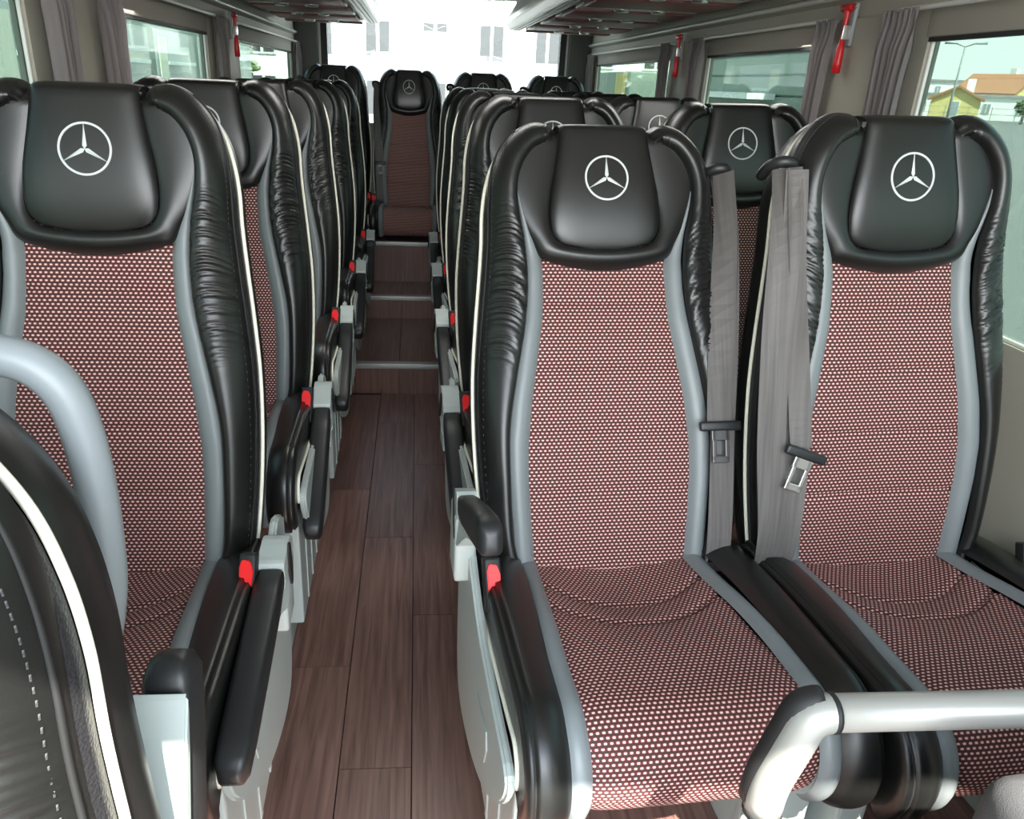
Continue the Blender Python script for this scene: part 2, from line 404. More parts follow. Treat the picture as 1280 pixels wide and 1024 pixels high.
def emblem():
    cx, cs, R = 0, .692, .0405; bm = bmesh.new(); N = 56
    def pt(x, s, e=.0012): return (x, -(pad_n(x, s)+e), s)
    prof = [(R-.0038, .0), (R-.0032, .0012), (R-.0006, .0012), (R, .0)]
    V = [[bm.verts.new(pt(cx+r*math.cos(2*PI*k/N), cs+r*math.sin(2*PI*k/N), e)) for k in range(N)] for r, e in prof]
    for a in range(3):
        for k in range(N): bm.faces.new((V[a][k], V[a][(k+1) % N], V[a+1][(k+1) % N], V[a+1][k]))
    for q in range(3):
        an = PI/2 + q*2*PI/3; tx, ty = math.cos(an), math.sin(an); px, py = -ty, tx
        # kite arm: two facets meeting on a raised ridge
        for sd in (-1, 1):
            prev = None
            for k in range(9):
                t = k/8; rr = t*(R-.003)
                wv = .0031*(t/.12) if t < .12 else .0031*(1-(t-.12)/.88)**1.05 + .0004
                if k == 0: wv = 0.0002
                c_ = bm.verts.new(pt(cx+tx*rr, cs+ty*rr, .0022)); o_ = bm.verts.new(pt(cx+tx*rr+px*sd*wv, cs+ty*rr+py*sd*wv, .0006))
                if prev: bm.faces.new((prev[0], c_, o_, prev[1]))
                prev = (c_, o_)
    return me_from(bm, 'emblem', smooth=False, recalc=True)

# cushion frame: origin at hinge, x lateral, q forward along -y, n up
def cpath(q):
    """-> point (y,z) and normal (y,z)"""
    tilt = math.radians(5); L1, r = .376, .078
    if q < L1:
        return (-q*math.cos(tilt), q*math.sin(tilt)), (math.sin(tilt)*1.0, math.cos(tilt))
    y1, z1 = -L1*math.cos(tilt), L1*math.sin(tilt)
    a = min((q-L1)/r, PI/2*1.55)     # angle turned
    n0 = Vector((math.sin(tilt), math.cos(tilt))); d0 = Vector((-math.cos(tilt), math.sin(tilt)))
    c = Vector((y1, z1)) - n0*r
    nn = n0*math.cos(a) + d0*math.sin(a); p = c + nn*r
    if (q-L1)/r > PI/2*1.55:
        ex = (q-L1) - r*PI/2*1.55; dd = -n0*math.cos(0)*1; dd = d0*math.cos(a) - n0*math.sin(a); p = p + dd*ex
    return (p.x, p.y), (nn.x, nn.y)
QEND = .575
def cp(x, q, n):
    (y, z), (ny, nz) = cpath(max(q, -.06)); return (x, y+ny*n, z+nz*n)
CF = [(0, .138), (.1, .144), (.2, .150), (.3, .156), (.42, .158), (.56, .155)]
CG = [(0, .170), (.1, .173), (.2, .178), (.3, .184), (.42, .187), (.56, .184)]
def cbase(x, q): # seat bowl
    bowl = (-.026*math.exp(-((q-.08)/.11)**2) + .010*math.exp(-((q-.27)/.09)**2))*(1-(min(abs(x), .17)/.17)**2) 
    return bowl + .5*x*x*math.exp(-((q-.15)/.2)**2)
def cush_fabric():
    P, UV = [], []; nq, nx = 100, 26
    for j in range(nq+1):
        q = -.02 + (QEND+.02)*j/nq; wf = interp(q, CF)+.003; row, uv = [], []
        for i in range(nx+1):
            u = -1+2*i/nx; x = u*wf
            g = 0
            for q0 in (.125, .195): g = max(g, math.exp(-((q-(q0-.055*u*u))/.007)**2))
            n = cbase(x, q) + .003 - .006*g - .006*abs(u)**8 + .003*math.sin(q*20)
            row.append(cp(x, q, n)); uv.append((x+1, q+3))
        P.append(row); UV.append(uv)
    return me_from(grid_bm(P, UV), 'cushion_fabric')
def cush_strip(sg):
    P = []
    for j in range(51):
        q = -.02 + (QEND+.02)*j/50; a, b = interp(q, CF), interp(q, CG)
        P.append([cp(sg*(a+(b+.003-a)*i/5), q, cbase(a, q)+.002+.010*math.sin(i/5*PI)**.7+.003*i/5) for i in range(6)])
    return me_from(grid_bm(P, flip=sg > 0), 'side_strip')
def cush_bolster(sg):
    P = []
    for j in range(61):
        q = -.03 + (QEND+.03)*j/60; b = interp(q, CG); W = .243; row = []
        b0 = cbase(.17, q)
        fr = sstep((q-.50)/.06)
        for i in range(9):
            t = i/8; x = b + (W-.010-b)*t
            row.append(cp(sg*x, q, b0+.006+.020*math.sin(PI*min(1, t*.62+.02))**.8))
        # seam crease then edge roll and side wall
        for x, n in ((W-.009, .017), (W-.004, .019), (W+.001, .012), (W+.003, 0), (W+.001, -.010), (W+.002, -.03), (W+.002, -.055), (W-.004, -.075)):
            row.append(cp(sg*x, q, b0+n))
        P.append(row)
    return me_from(grid_bm(P, flip=sg > 0), 'cushion_bolster')
def cush_piping(sg):
    return me_from(tube_bm([cp(sg*.247, -.02+.56*j/30, cbase(.17, 0)-.043-.012*math.sin(j/30*PI)) for j in range(31)], .0036, 8), 'cushion_piping')
def cush_seam(sg):
    return me_from(tube_bm([cp(sg*.2345, -.02+.56*j/40, cbase(.17, -.02+.56*j/40)+.0175) for j in range(41)], .0018, 6), 'cushion_seam')
def cush_base():
    pts = [cpath(-.02+.56*j/24)[0] for j in range(25)]; ns = [cpath(-.02+.56*j/24)[1] for j in range(25)]
    poly = [(p[0]-n[0]*.03, p[1]-n[1]*.03) for p, n in zip(pts, ns)] + [(-.36, -.125), (.03, -.125)]
    return me_from(prism_bm(poly, 'x', -.236, .236), 'cushion_base', smooth=False)
def side_cover(sg):
    poly = spline([(.11, .03), (.115, -.15), (.09, -.30), (.02, -.345), (-.12, -.315), (-.26, -.245), (-.37, -.15), (-.425, -.07), (-.41, -.035), (-.30, -.03), (-.15, -.02), (-.02, .03), (.05, .06), (.11, .03)], 46)[:-1]
    bm = prism_bm(poly, 'x', .250, .264, .004)
    # embossed plate
    prism = prism_bm([(-.17, -.13), (-.28, -.105), (-.29, -.135), (-.275, -.175), (-.18, -.20)], 'x', .264, .2665, .001)
    me = bpy.data.meshes.new('t'); prism.to_mesh(me); prism.free(); bm.from_mesh(me); bpy.data.meshes.remove(me)
    if sg < 0: bmesh.ops.scale(bm, vec=(-1, 1, 1), verts=bm.verts)
    return me_from(bm, 'side_cover', smooth=False)
def arm_pad():    # along -y from pivot, centred x=0
    P = []; secs = [(-.055, .018, .012, .0), (-.06, .022, .020, 0), (-.13, .024, .024, .0), (-.25, .024, .026, .002), (-.36, .0235, .027, .003), (-.405, .022, .025, .002), (-.418, .017, .018, 0), (-.422, .008, .008, 0)]
    for y, hw, hh, dz in secs:
        P.append([(math.copysign(abs(math.cos(a))**.45, math.cos(a))*hw, y, .012+dz+math.copysign(abs(math.sin(a))**.45, math.sin(a))*hh) for a in [2*PI*k/24 for k in range(24)]])
    bm = grid_bm(P, closed=True); vs = list(bm.verts); bm.faces.new(vs[:24]); bm.faces.new(vs[-24:])
    return me_from(bm, 'arm_pad')
def arm_body(hw=.0232):
    poly = spline([(.045, .012), (.02, .034), (-.03, .037), (-.056, .033), (-.065, -.008), (-.15, -.018), (-.372, -.018), (-.378, -.027), (-.15, -.040), (-.06, -.055), (0, -.060), (.04, -.035), (.045, .012)], 40)[:-1]
    if hw < .024: poly = spline([(.045, .012), (.02, .034), (-.03, .037), (-.056, .033), (-.065, -.004), (-.15, -.010), (-.32, -.008), (-.325, -.013), (-.15, -.026), (-.06, -.055), (0, -.060), (.04, -.035), (.045, .012)], 40)[:-1]
    bm = prism_bm(poly, 'x', -hw, hw, .004)
    if hw < .024:
        for v in bm.verts:
            if v.co.y < -.075: v.co.x *= .62
    return me_from(bm, 'arm_body', smooth=False)
def arm_slot(sg):
    poly = [(-.006+.034*math.cos(a)*(1-.2*math.exp(-(math.sin(a)*3)**2*0)), -.008+.018*math.sin(a)) for a in [2*PI*k/24 for k in range(24)]]
    poly = [(.018*math.sin(a)*(.82+.18*abs(math.cos(a)))-.005, -.006+.046*math.cos(a)) for a in [2*PI*k/28 for k in range(28)]]
    return me_from(prism_bm(poly, 'x', sg*.0225, sg*.0255), 'hinge_slot', smooth=False)
def seat_leg():
    bm = box_bm(-.024, .024, -.37, .02, -.431, -.10, .006)
    for k in range(3): box_bm(-.027, .027, -.28+.1*k, -.268+.1*k, -.42, -.12, 0, bm=bm)
    return me_from(bm, 'seat_leg', smooth=False)
def buckle(): 
    return me_from(box_bm(-.014, .014, -.012, .012, -.045, .045, .004), 'belt_buckle')
def buckle_button():
    return me_from(prism_bm([(-.010, -.030), (.009, -.030), (.011, .018), (.006, .034), (-.007, .036), (-.011, .024)], 'y', -.017, -.008, .0015), 'release_button', False)
def ribbon_bm(pts, w, th=.0016, bm=None):
    """pts: (x,y,z[,width axis angle]) flat ribbon facing -y, width along x (twisted by 4th)"""
    bm = bm or bmesh.new(); rows = []
    for p in pts:
        a = p[3] if len(p) > 3 else 0; c, s = math.cos(a), math.sin(a); q = Vector(p[:3]); dx = Vector((c, -s, 0)); dn = Vector((-s, -c, 0))
        rows.append([bm.verts.new(q - dx*w/2 - dn*th/2), bm.verts.new(q + dx*w/2 - dn*th/2), bm.verts.new(q + dx*w/2 + dn*th/2), bm.verts.new(q - dx*w/2 + dn*th/2)])
    for A, B in zip(rows, rows[1:]):
        for k in range(4): bm.faces.new((A[k], A[(k+1) % 4], B[(k+1) % 4], B[k]))
    bm.faces.new(rows[0][::-1]); bm.faces.new(rows[-1]); return bm
def belt_meshes(sg, style):
    """in backrest frame"""
    bm = bmesh.new()
    if style == 'flat':
        ribbon_bm(spline([(sg*.222, -.030, .705, sg*1.1), (sg*.219, -.040, .60, sg*.95), (sg*.208, -.046, .45, sg*.5), (sg*.196, -.052, .30, 0), (sg*.192, -.056, .235, 0)], 24), .046, bm=bm)
        ribbon_bm(spline([(sg*.222, -.022, .700, sg*1.1), (sg*.224, -.034, .60, sg*.9), (sg*.216, -.040, .42, sg*.4), (sg*.204, -.046, .24, 0), (sg*.198, -.045, .10, 0), (sg*.195, -.037, .015, 0), (sg*.200, -.01, -.03, 0)], 24), .046, bm=bm)
        tongue = (sg*.192, -.062, .240, 0)
    else:
        ribbon_bm(spline([(sg*.225, -.030, .705, .9), (sg*.234, -.056, .60, .6), (sg*.246, -.066, .42, .15), (sg*.245, -.068, .24, .05), (sg*.232, -.062, .08, 0), (sg*.225, -.03, -.02, 0)], 30), .050, bm=bm)
        ribbon_bm(spline([(sg*.218, -.034, .703, -.8), (sg*.214, -.054, .58, -.5), (sg*.203, -.060, .42, -.3), (sg*.196, -.062, .25, .3), (sg*.200, -.058, .09, .5), (sg*.206, -.03, -.02, .3)], 30), .044, bm=bm)
        ribbon_bm(spline([(sg*.218, -.050, .700, .2), (sg*.222, -.066, .55, .7), (sg*.205, -.074, .35, .5), (sg*.196, -.078, .24, .2)], 24), .036, bm=bm)
        tongue = (sg*.192, -.086, .225, -sg*.35)
    return me_from(bm, 'seat_belt', smooth=False), tongue
def tongue_mesh():
    bm = bmesh.new()
    box_bm(-.030, .030, -.004, .004, -.004, .010, .0035, bm=bm)
    return me_from(bm, 'tongue_grip')
def tongue_blade():
    bm = bmesh.new()
    box_bm(-.012, -.0065, -.0015, .0015, -.046, -.002, .001, bm=bm); box_bm(.0065, .012, -.0015, .0015, -.046, -.002, .001, bm=bm)
    box_bm(-.012, .012, -.0015, .0015, -.050, -.040, .001, bm=bm); box_bm(-.013, .013, -.0015, .0015, -.018, -.002, .001, bm=bm)
    return me_from(bm, 'tongue_blade', smooth=False)
def guide_mesh():
    bm = tube_bm(spline([(-.016, .020, -.012), (-.020, -.016, .0), (-.008, -.034, .004), (.010, -.034, .002), (.018, -.016, -.004), (.016, .02, -.014)], 18), .010, 8)
    return me_from(bm, 'belt_guide')

def make_seat(label, loc, rotz, recline, arm=None, arm_angle=33, buckle_side=1, belt=None, leg=True, group=None, seed=0, name='coach_seat', cover=True, pivot=(-.030, .026), arm_scale=1, stitch=True, wide=False, arm_w=1, lean=0):
    t = thing(name, label, 'seat', loc, rotz, group)
    rec = (-math.radians(recline), math.radians(lean), 0)
    B = link('backrest', cached('bf', fabric_back), 'fabric', t, rot=rec)
    sh = link('back_shell', cached('bs', back_shell), 'leather', t, rot=rec)
    link('side_band', cached('sb', side_band), 'leather_rough', sh); link('piping', cached('pp', piping), 'piping', sh)
    for sg in (-1, 1):
        link('side_strip', cached(('ss', sg), lambda: strip_back(sg)), 'leather_grey', B)
        bo = link('bolster', cached(('bo', sg, seed), lambda: bolster(sg, seed)), 'leather', B)
        link('seam', cached(('se', sg), lambda: seam_line(sg)), 'seam', B)
        if stitch: link('stitching', cached(('st', sg), lambda: stitches(sg)), 'stitch', B)['kind'] = 'stuff'
    H = link('headrest', cached('hs', surround), 'leather', t, rot=rec)
    link('headrest_pad', cached('hp', pad), 'leather', H); link('emblem', cached('em', emblem), 'emblem', H)
    K = link('cushion', cached('cf', cush_fabric), 'fabric', t); link('cushion_base', cached('cb', cush_base), 'dark_plastic', K)
    for sg in (-1, 1):
        link('side_strip', cached(('cs', sg), lambda: cush_strip(sg)), 'leather_grey', K)
        link('cushion_bolster', cached(('cbo', sg), lambda: cush_bolster(sg)), 'leather', K)
        link('piping', cached(('cpp', sg), lambda: cush_piping(sg)), 'piping', K)
        link('seam', cached(('cse', sg), lambda: cush_seam(sg)), 'seam', K)
    if arm:
        a = link('armrest', cached(('ab', wide), lambda: arm_body(.0245 if wide else .0225)), 'plastic', t, (arm*pivot[2] if len(pivot) > 2 else arm*.270, pivot[0], pivot[1]), (math.radians(arm_angle), 0, 0))
        a.scale = (arm_w, arm_scale, 1)
        link('arm_bracket', cached('abr', lambda: me_from(box_bm(-.019, .019, -.035, .045, -.13, .0, .006), 'arm_bracket')), 'plastic', t, (arm*(pivot[2] if len(pivot) > 2 else .270), pivot[0], pivot[1]))
        link('arm_pad', cached('ap', arm_pad), 'dark_plastic', a); link('hinge_slot', cached(('as', arm), lambda: arm_slot(arm)), 'black', a)
        if cover: link('side_cover', cached(('sc', arm), lambda: side_cover(arm)), 'plastic', t)
    if leg:
        for sg in (-1, 1): link('seat_leg', cached('sl', seat_leg), 'plastic', t, (sg*.212, 0, 0))
    bk = link('belt_buckle', cached('bk', buckle), 'black', t, (buckle_side*.236, -.105, .036), (math.radians(-25), 0, -buckle_side*.1))
    link('release_button', cached('bb', buckle_button), 'red', bk)
    if belt:
        sg, style = belt; me, tg = cached(('belt', sg, style), lambda: belt_meshes(sg, style))
        b = link('seat_belt', me, 'belt', t, rot=rec)
        link('belt_guide', cached('bg', guide_mesh), 'dark_plastic', b, (sg*.222, .012, .712))
        tt = link('belt_tongue', cached('tg', tongue_mesh), 'dark_plastic' if style == 'flat' else 'plastic_mid', b, tg[:3], (0, tg[3], 0))
        t2 = link('tongue_blade', cached(('tb', style), tongue_blade), 'dark_steel' if style == 'flat' else 'steel', b, (tg[0], tg[1], tg[2]), (0, tg[3], 0))
        for q in (tt, t2): q.scale = (1.3, 1.2, 1.25)
    return t

# ------------------------------------------------------------------ structure
Y1, Y2, Y3, YR = 3.415, 4.174, 4.522, 5.62
Z1, Z2, Z3 = .149, .273, .505
XL, XR = -.71, 1.225
floor = structure('floor')
box('subfloor', XL, XR, -.9, YR, -.06, -.012, 'black', floor)
random.seed(3)
cols = [(-.24, -.085), (-.083, .072), (.074, .24)]
plank_len = .92
for ci, (a, b) in enumerate(cols):
    y = -.9 + [-.3, -.62, -.1][ci]
    while y < Y1:
        y0, y1 = max(y, -.9), min(y+plank_len, Y1)
        if y1-y0 > .05:
            p = box('plank', a+.0004, b-.0004, y0+.001, y1-.001, -.012, 0, 'wood', floor)
        y += plank_len
def boards(x0, x1, y0, y1, z, wd=.155, along='y'):
    x = x0
    while x < x1-.01:
        xe = min(x+wd, x1); box('plank', x+.0004, xe-.0004, y0, y1-.001, z-.012, z, 'wood', floor); x = xe
for (x0, x1) in ((XL, -.245), (.245, XR)):      # raised podium under the seat rows
    box('podium', x0, x1, .56, Y3, -.012, Z1-.012, 'plastic_mid', floor); boards(x0, x1, .56, Y3, Z1)
    e = -.245 if x0 < 0 else .245; s = 1 if x0 < 0 else -1
    box('podium_edge', min(e-s*.03, e+s*.005), max(e-s*.03, e+s*.005), .56, Y1, Z1-.004, Z1+.006, 'alu', floor, .002)
    box('podium_skirt', min(e, e+s*.004), max(e, e+s*.004), .56, Y1, -.002, Z1-.004, 'plastic', floor)
for k in range(2):
    xx = [(-.24, .0), (.002, .24)][k]
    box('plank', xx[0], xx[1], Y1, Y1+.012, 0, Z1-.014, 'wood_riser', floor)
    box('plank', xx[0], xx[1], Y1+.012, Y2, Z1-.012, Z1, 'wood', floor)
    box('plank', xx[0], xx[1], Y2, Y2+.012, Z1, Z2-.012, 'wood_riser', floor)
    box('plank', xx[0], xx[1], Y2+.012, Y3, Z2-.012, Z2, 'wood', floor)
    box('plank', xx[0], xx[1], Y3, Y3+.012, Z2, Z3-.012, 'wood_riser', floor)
for yy, zz in ((Y1, Z1), (Y2, Z2), (Y3, Z3)):
    box('step_nosing', -.24, .24, yy-.006, yy+.035, zz-.022, zz+.003, 'alu', floor, .002)
box('rear_platform', XL, XR, Y3+.012, YR, Z1-.01, Z3-.014, 'plastic_mid', floor); boards(XL, XR, Y3+.012, YR, Z3, .2)
box('step_core', -.24, .24, Y2+.013, Y3+.011, -.01, Z2-.013, 'black', floor); box('step_core', -.24, .24, Y1+.013, Y2+.012, -.01, Z1-.013, 'black', floor)

ceil = structure('ceiling')
ceil_poly = [(XL-.03, 1.80), (XL+.04, 1.90), (XL+.25, 1.97), (.235, 1.99), (XR-.25, 1.97), (XR-.04, 1.90), (XR+.03, 1.80), (XR+.03, 1.86), (XR-.2, 2.03), (.235, 2.05), (XL+.2, 2.03), (XL-.03, 1.86)]
link('ceiling_panel', me_from(prism_bm(ceil_poly, 'y', -.30, YR), 'ceiling_panel', False), 'ceiling', ceil)

WT, WB = 1.510, .95
def side_wall(name, X, s, openings, winstart):
    wl = structure(name); a, b = min(X, X+s*.03), max(X, X+s*.03)
    box('lower_panel', a, b, -.9, YR, -.06, WB, 'wall', wl)
    # upper panel, curving in above the ledge
    pr = [(X, 1.574), (X-s*.004, 1.612), (X-s*.02, 1.624), (X-s*.02, 1.634), (X-s*.004, 1.642), (X+s*.0, 1.70), (X-s*.035, 1.80), (X-s*.09, 1.90), (X+s*.06, 1.93), (X+s*.06, 1.574)]
    link('upper_panel', me_from(prism_bm(pr, 'y', -.3, YR), 'upper_panel', False), 'wall', wl)
    link('ledge_strip', me_from(tube_bm([(X-s*.018, y, 1.629) for y in (-.3, 1, 2, 3, 4, YR)], .008, 8), 'ledge_strip'), 'wall_light', wl)
    ys = [-.9] + [v for o_ in openings for v in o_] + [YR]
    for k in range(0, len(ys), 2):
        y0, y1 = ys[k], ys[k+1]
        if y1-y0 < .02: continue
        box('pillar_panel', a-0, b, y0, y1, WB, 1.574, 'wall', wl)
        if y1-y0 < .8 and k > 0:
            c = (y0+y1)/2; ww = (y1-y0)*.32
            box('pillar_cover', min(X, X-s*.012), max(X, X-s*.012), c-ww, c+ww, WB, 1.574, 'wall', wl, .008)
    for k, (y0, y1) in enumerate(openings):
        wn = structure('window_%d' % (winstart+k))
        box('glass', min(X+s*.016, X+s*.020), max(X+s*.016, X+s*.020), y0, y1, WB, 1.574, 'glass', wn)
        g = bmesh.new(); t_ = .009
        for (ya, yb, za, zb) in ((y0, y0+t_, WB, WT), (y1-t_, y1, WB, WT), (y0, y1, WB, WB+t_)):
            box_bm(min(X+s*.006, X+s*.014), max(X+s*.006, X+s*.014), ya, yb, za, zb, .003, bm=g)
        link('window_frame', me_from(g, 'window_frame'), 'wall_light', wn)
        box('blind_cassette', min(X-s*.002, X+s*.014), max(X-s*.002, X+s*.014), y0-.01, y1+.01, WT+.003, 1.574, 'valance', wn, .004)
        box('black_seal', min(X+s*.0, X+s*.014), max(X+s*.0, X+s*.014), y0, y1, WT-.006, WT+.003, 'black', wn)
        link('curtain_rail', me_from(tube_bm([(X-s*.022, y0-.13, 1.568), (X-s*.03, y0-.09, 1.572), (X-s*.03, y1+.09, 1.572), (X-s*.022, y1+.13, 1.568)], .0055, 8), 'curtain_rail'), 'wall_light', wn)
    return wl
side_wall('wall_right', XR, 1, [(.35, 1.84), (2.36, 3.28), (3.77, 5.33)], 1)
side_wall('wall_left', XL, -1, [(.35, 1.80), (2.33, 3.27), (3.82, 5.40)], 4)
wr = structure('wall_rear')
box('rear_lower_panel', XL, XR, YR-.04, YR, .5, 1.10, 'wall', wr)
box('rear_header', XL, XR, YR-.05, YR, 1.875, 1.99, 'wall', wr)
for s, X in ((1, XL), (-1, XR)):
    a, b = sorted((X, X+s*.15)); box('rear_pillar', a, b, YR-.10, YR, 1.0, 1.99, 'pillar', wr, .01)
    a, b = sorted((X+s*.15, X+s*.165)); box('pillar_edge', a, b, YR-.05, YR, 1.0, 1.99, 'wall_light', wr)
    a, b = sorted((X+s*.165, X+s*.205)); box('rear_seal', a, b, YR-.06, YR, 1.0, 1.9, 'black', wr)
wn = structure('window_7'); box('glass', XL+.2, XR-.2, YR-.02, YR-.015, 1.08, 1.90, 'glass_clear', wn)

# overhead racks at the rear
def rack(name, label, xw, xi, y0, y1):
    s = 1 if xi > xw else -1
    t = thing(name, label, 'luggage rack', ((xw+xi)/2, (y0+y1)/2, 1.66)); ox, oy, oz = t.location
    def P(x, z): return (x-ox, z-oz)
    poly = [P(xw, 1.672), P(xi-s*.10, 1.672), P(xi-s*.075, 1.655), P(xi-s*.02, 1.662), P(xi, 1.69), P(xi-s*.005, 1.72), P(xi-s*.05, 1.79), P(xi-s*.06, 1.86), P(xi-s*.075, 1.86), P(xi-s*.075, 1.75), P(xi-s*.12, 1.70), P(xw, 1.70)]
    link('rack_body', me_from(prism_bm(poly, 'y', y0-oy, y1-oy, .003), 'rack_body', False), 'rack', t)
    for k in range(3):
        link('nose_groove', me_from(box_bm(*sorted((xi-s*(.066-.018*k)-ox, xi-s*(.061-.018*k)-ox)), y0-oy, y1-oy+.002, 1.6535-oz+.002*k, 1.660-oz), 'g', False), 'alu', t)
    yy = y0
    k = 0
    while yy < y1-.05:
        L_ = .30 if k % 2 == 0 else .17
        ye = min(yy+L_, y1); a, b = sorted((xw+s*.05, xi-s*.11))
        pn = link('underside_panel', me_from(box_bm(a-ox, b-ox, yy-oy+.003, ye-oy-.003, 1.658-oz if k % 2 else 1.650-oz, 1.672-oz, .004), 'underside_panel'), 'rack_red' if k % 2 == 0 else 'rack', t)
        if k % 2:
            pn['label'] = 'pale service panel with two reading lamps'
            for fx in (.35, .65):
                cx = a+(b-a)*fx-ox; cy = (yy+ye)/2-oy
                bm = bmesh.new(); bmesh.ops.create_cone(bm, cap_ends=True, segments=20, radius1=.026, radius2=.032, depth=.012, matrix=Matrix.Translation((cx, cy, 1.652-oz)))
                link('reading_lamp', me_from(bm, 'reading_lamp'), 'steel', pn)
        yy = ye; k += 1
    link('end_cap', me_from(prism_bm(poly, 'y', y1-oy, y1-oy+.02, .004), 'end_cap', False), 'rack', t)
rack('overhead_rack', 'pale overhead rack with brown red underside above left window side at rear', XL+.02, -.115, 1.9, 4.80)
rack('overhead_rack', 'pale overhead rack with brown red underside above right window side at rear', XR-.02, .575, 1.9, 4.80)

# ------------------------------------------------------------------ seats
P_ = .74; HY, HZ = 1.17, .58
ordn = ['first', 'second', 'third', 'fourth', 'fifth']
for k in range(5):
    make_seat('black leather coach seat in the left single row, %s from the front' % ordn[k],
              (-.433, HY+P_*k, HZ), math.radians(1.2), 13 if k == 0 else 11, arm=1, arm_angle=8 if k == 0 else 28, buckle_side=1, belt=(-1, 'flat'), group='left single seats', seed=k % 3)
for k in range(5):
    make_seat(['reclined dotted seat beside the aisle in the front right pair, black armrest raised', 'black coach seat right behind the reclined front aisle seat',
               'aisle seat of the right pairs, third row from the front', 'aisle seat of the right pairs, fourth row from the front', 'aisle seat of the right pairs, fifth row from the front'][k],
              (.434, HY+P_*k, HZ), math.radians(3.5), 22.5 if k == 0 else 14, arm=-1, arm_angle=-20 if k == 0 else 30, arm_scale=.74 if k == 0 else 1, arm_w=.78 if k == 0 else 1, lean=-.5, pivot=(.02, .108, .270) if k == 0 else (-.030, .026), buckle_side=-1, belt=(1, 'flat'), group='right aisle seats', seed=(k+1) % 3)
for k in range(5):
    make_seat(['dotted window seat in the front right pair with bunched belts and bright buckle tongue', 'window seat of the right pairs, second row, behind the bunched belts',
               'window seat of the right pairs, third row, its ring emblem half hidden', 'window seat of the right pairs, fourth row from the front', 'window seat of the right pairs, fifth row from the front'][k],
              (.932, HY+P_*k, HZ), math.radians(3.5), 13, arm=None, lean=-1.0, buckle_side=1, belt=(-1, 'loose' if k == 0 else 'flat'), group='right window seats', seed=(k+2) % 3)
rl = ['rear bench seat at the far left window', 'rear seat facing down the aisle, brown dotted back in sun patches', 'rear seat just right of the aisle against the back window', 'rear seat at the far right against the back window']
for k in range(4):
    make_seat(rl[k], (-.42+.449*k, 4.93, .655 if k else .665), 0, 12, arm=None, buckle_side=-1 if k == 1 else 1, belt=(-1, 'flat'), leg=False, group='rear row seats', seed=k % 3).scale = (.895, 1, 1)
# near-left seat in front of the podium
near = make_seat('nearest black seat at the left edge, sunlit wrinkled bolster, cream piping', (-.328, .262, .439), 0, 6.8, arm=1, arm_angle=-109, buckle_side=-1, group=None, seed=1, pivot=(.115, .100, .203), wide=True, arm_w=.92)

def arc_handle():
    K = [(-.27, 1.10), (-.25, 1.17), (-.215, 1.208), (-.175, 1.210), (-.150, 1.19), (-.141, 1.15), (-.140, 1.09), (-.145, 1.03), (-.163, .97), (-.195, .93)]
    K = [(x+.328, (.44 if k in (0, 9) else .475)-.262, z-.439) for k, (x, z) in enumerate(K)]
    return me_from(tube_bm(spline(K, 44), .0135, 14), 'grab_handle')
link('grab_handle', arc_handle(), 'handle', near)

# ------------------------------------------------------------------ handrail, padded corner
hr = thing('handrail', 'silver grey tubular handrail in front of the front right seats', 'handrail', (.44, .55, 0))
def fil(pts, r, n=6):
    """polyline with rounded corners"""
    out = [Vector(pts[0])]
    for a, b, c in zip(pts, pts[1:], pts[2:]):
        a, b, c = Vector(a), Vector(b), Vector(c); p = b+(a-b).normalized()*r; q = b+(c-b).normalized()*r
        for k in range(n+1):
            t = k/n; out.append(p*(1-t)**2 + b*2*t*(1-t) + q*t*t)
    out.append(Vector(pts[-1])); return out
link('rail_post', me_from(tube_bm([(0, 0, .0), (0, 0, .3), (0, 0, .692)], .0188, 20), 'rail_post'), 'rail', hr)
link('rail_elbow', me_from(tube_bm(fil([(0, 0, .692), (0, 0, .726), (.026, 0, .822), (.046, 0, .822)], .018), .0196, 20), 'rail_elbow'), 'rail', hr)
link('rail_bar', me_from(tube_bm([(.046, 0, .822), (.3, 0, .820), (.69, 0, .818)], .0186, 20), 'rail_bar'), 'rail', hr)
for p, d in (((0, 0, .692), (0, 0, 1)), ((.046, 0, .822), (1, 0, 0))):
    a = Vector(p); link('joint_ring', me_from(tube_bm([a-Vector(d)*.003, a+Vector(d)*.0022], .0202, 20), 'joint_ring'), 'black', hr)
link('rubber_backing', me_from(tube_bm(fil([(-.006, .010, .70), (-.006, .010, .730), (.020, .010, .829), (.036, .008, .829)], .018), .0160, 14), 'rubber_backing'), 'black', hr)
cn = thing('padded_console', 'dark grey cloth padded corner at the lower right edge', 'console', (.86, .40, 0))
bm = box_bm(-.305, .24, -.04, .05, .0, .865, .035, 4); link('padded_cover', me_from(bm, 'padded_cover'), 'grey_cloth', cn)

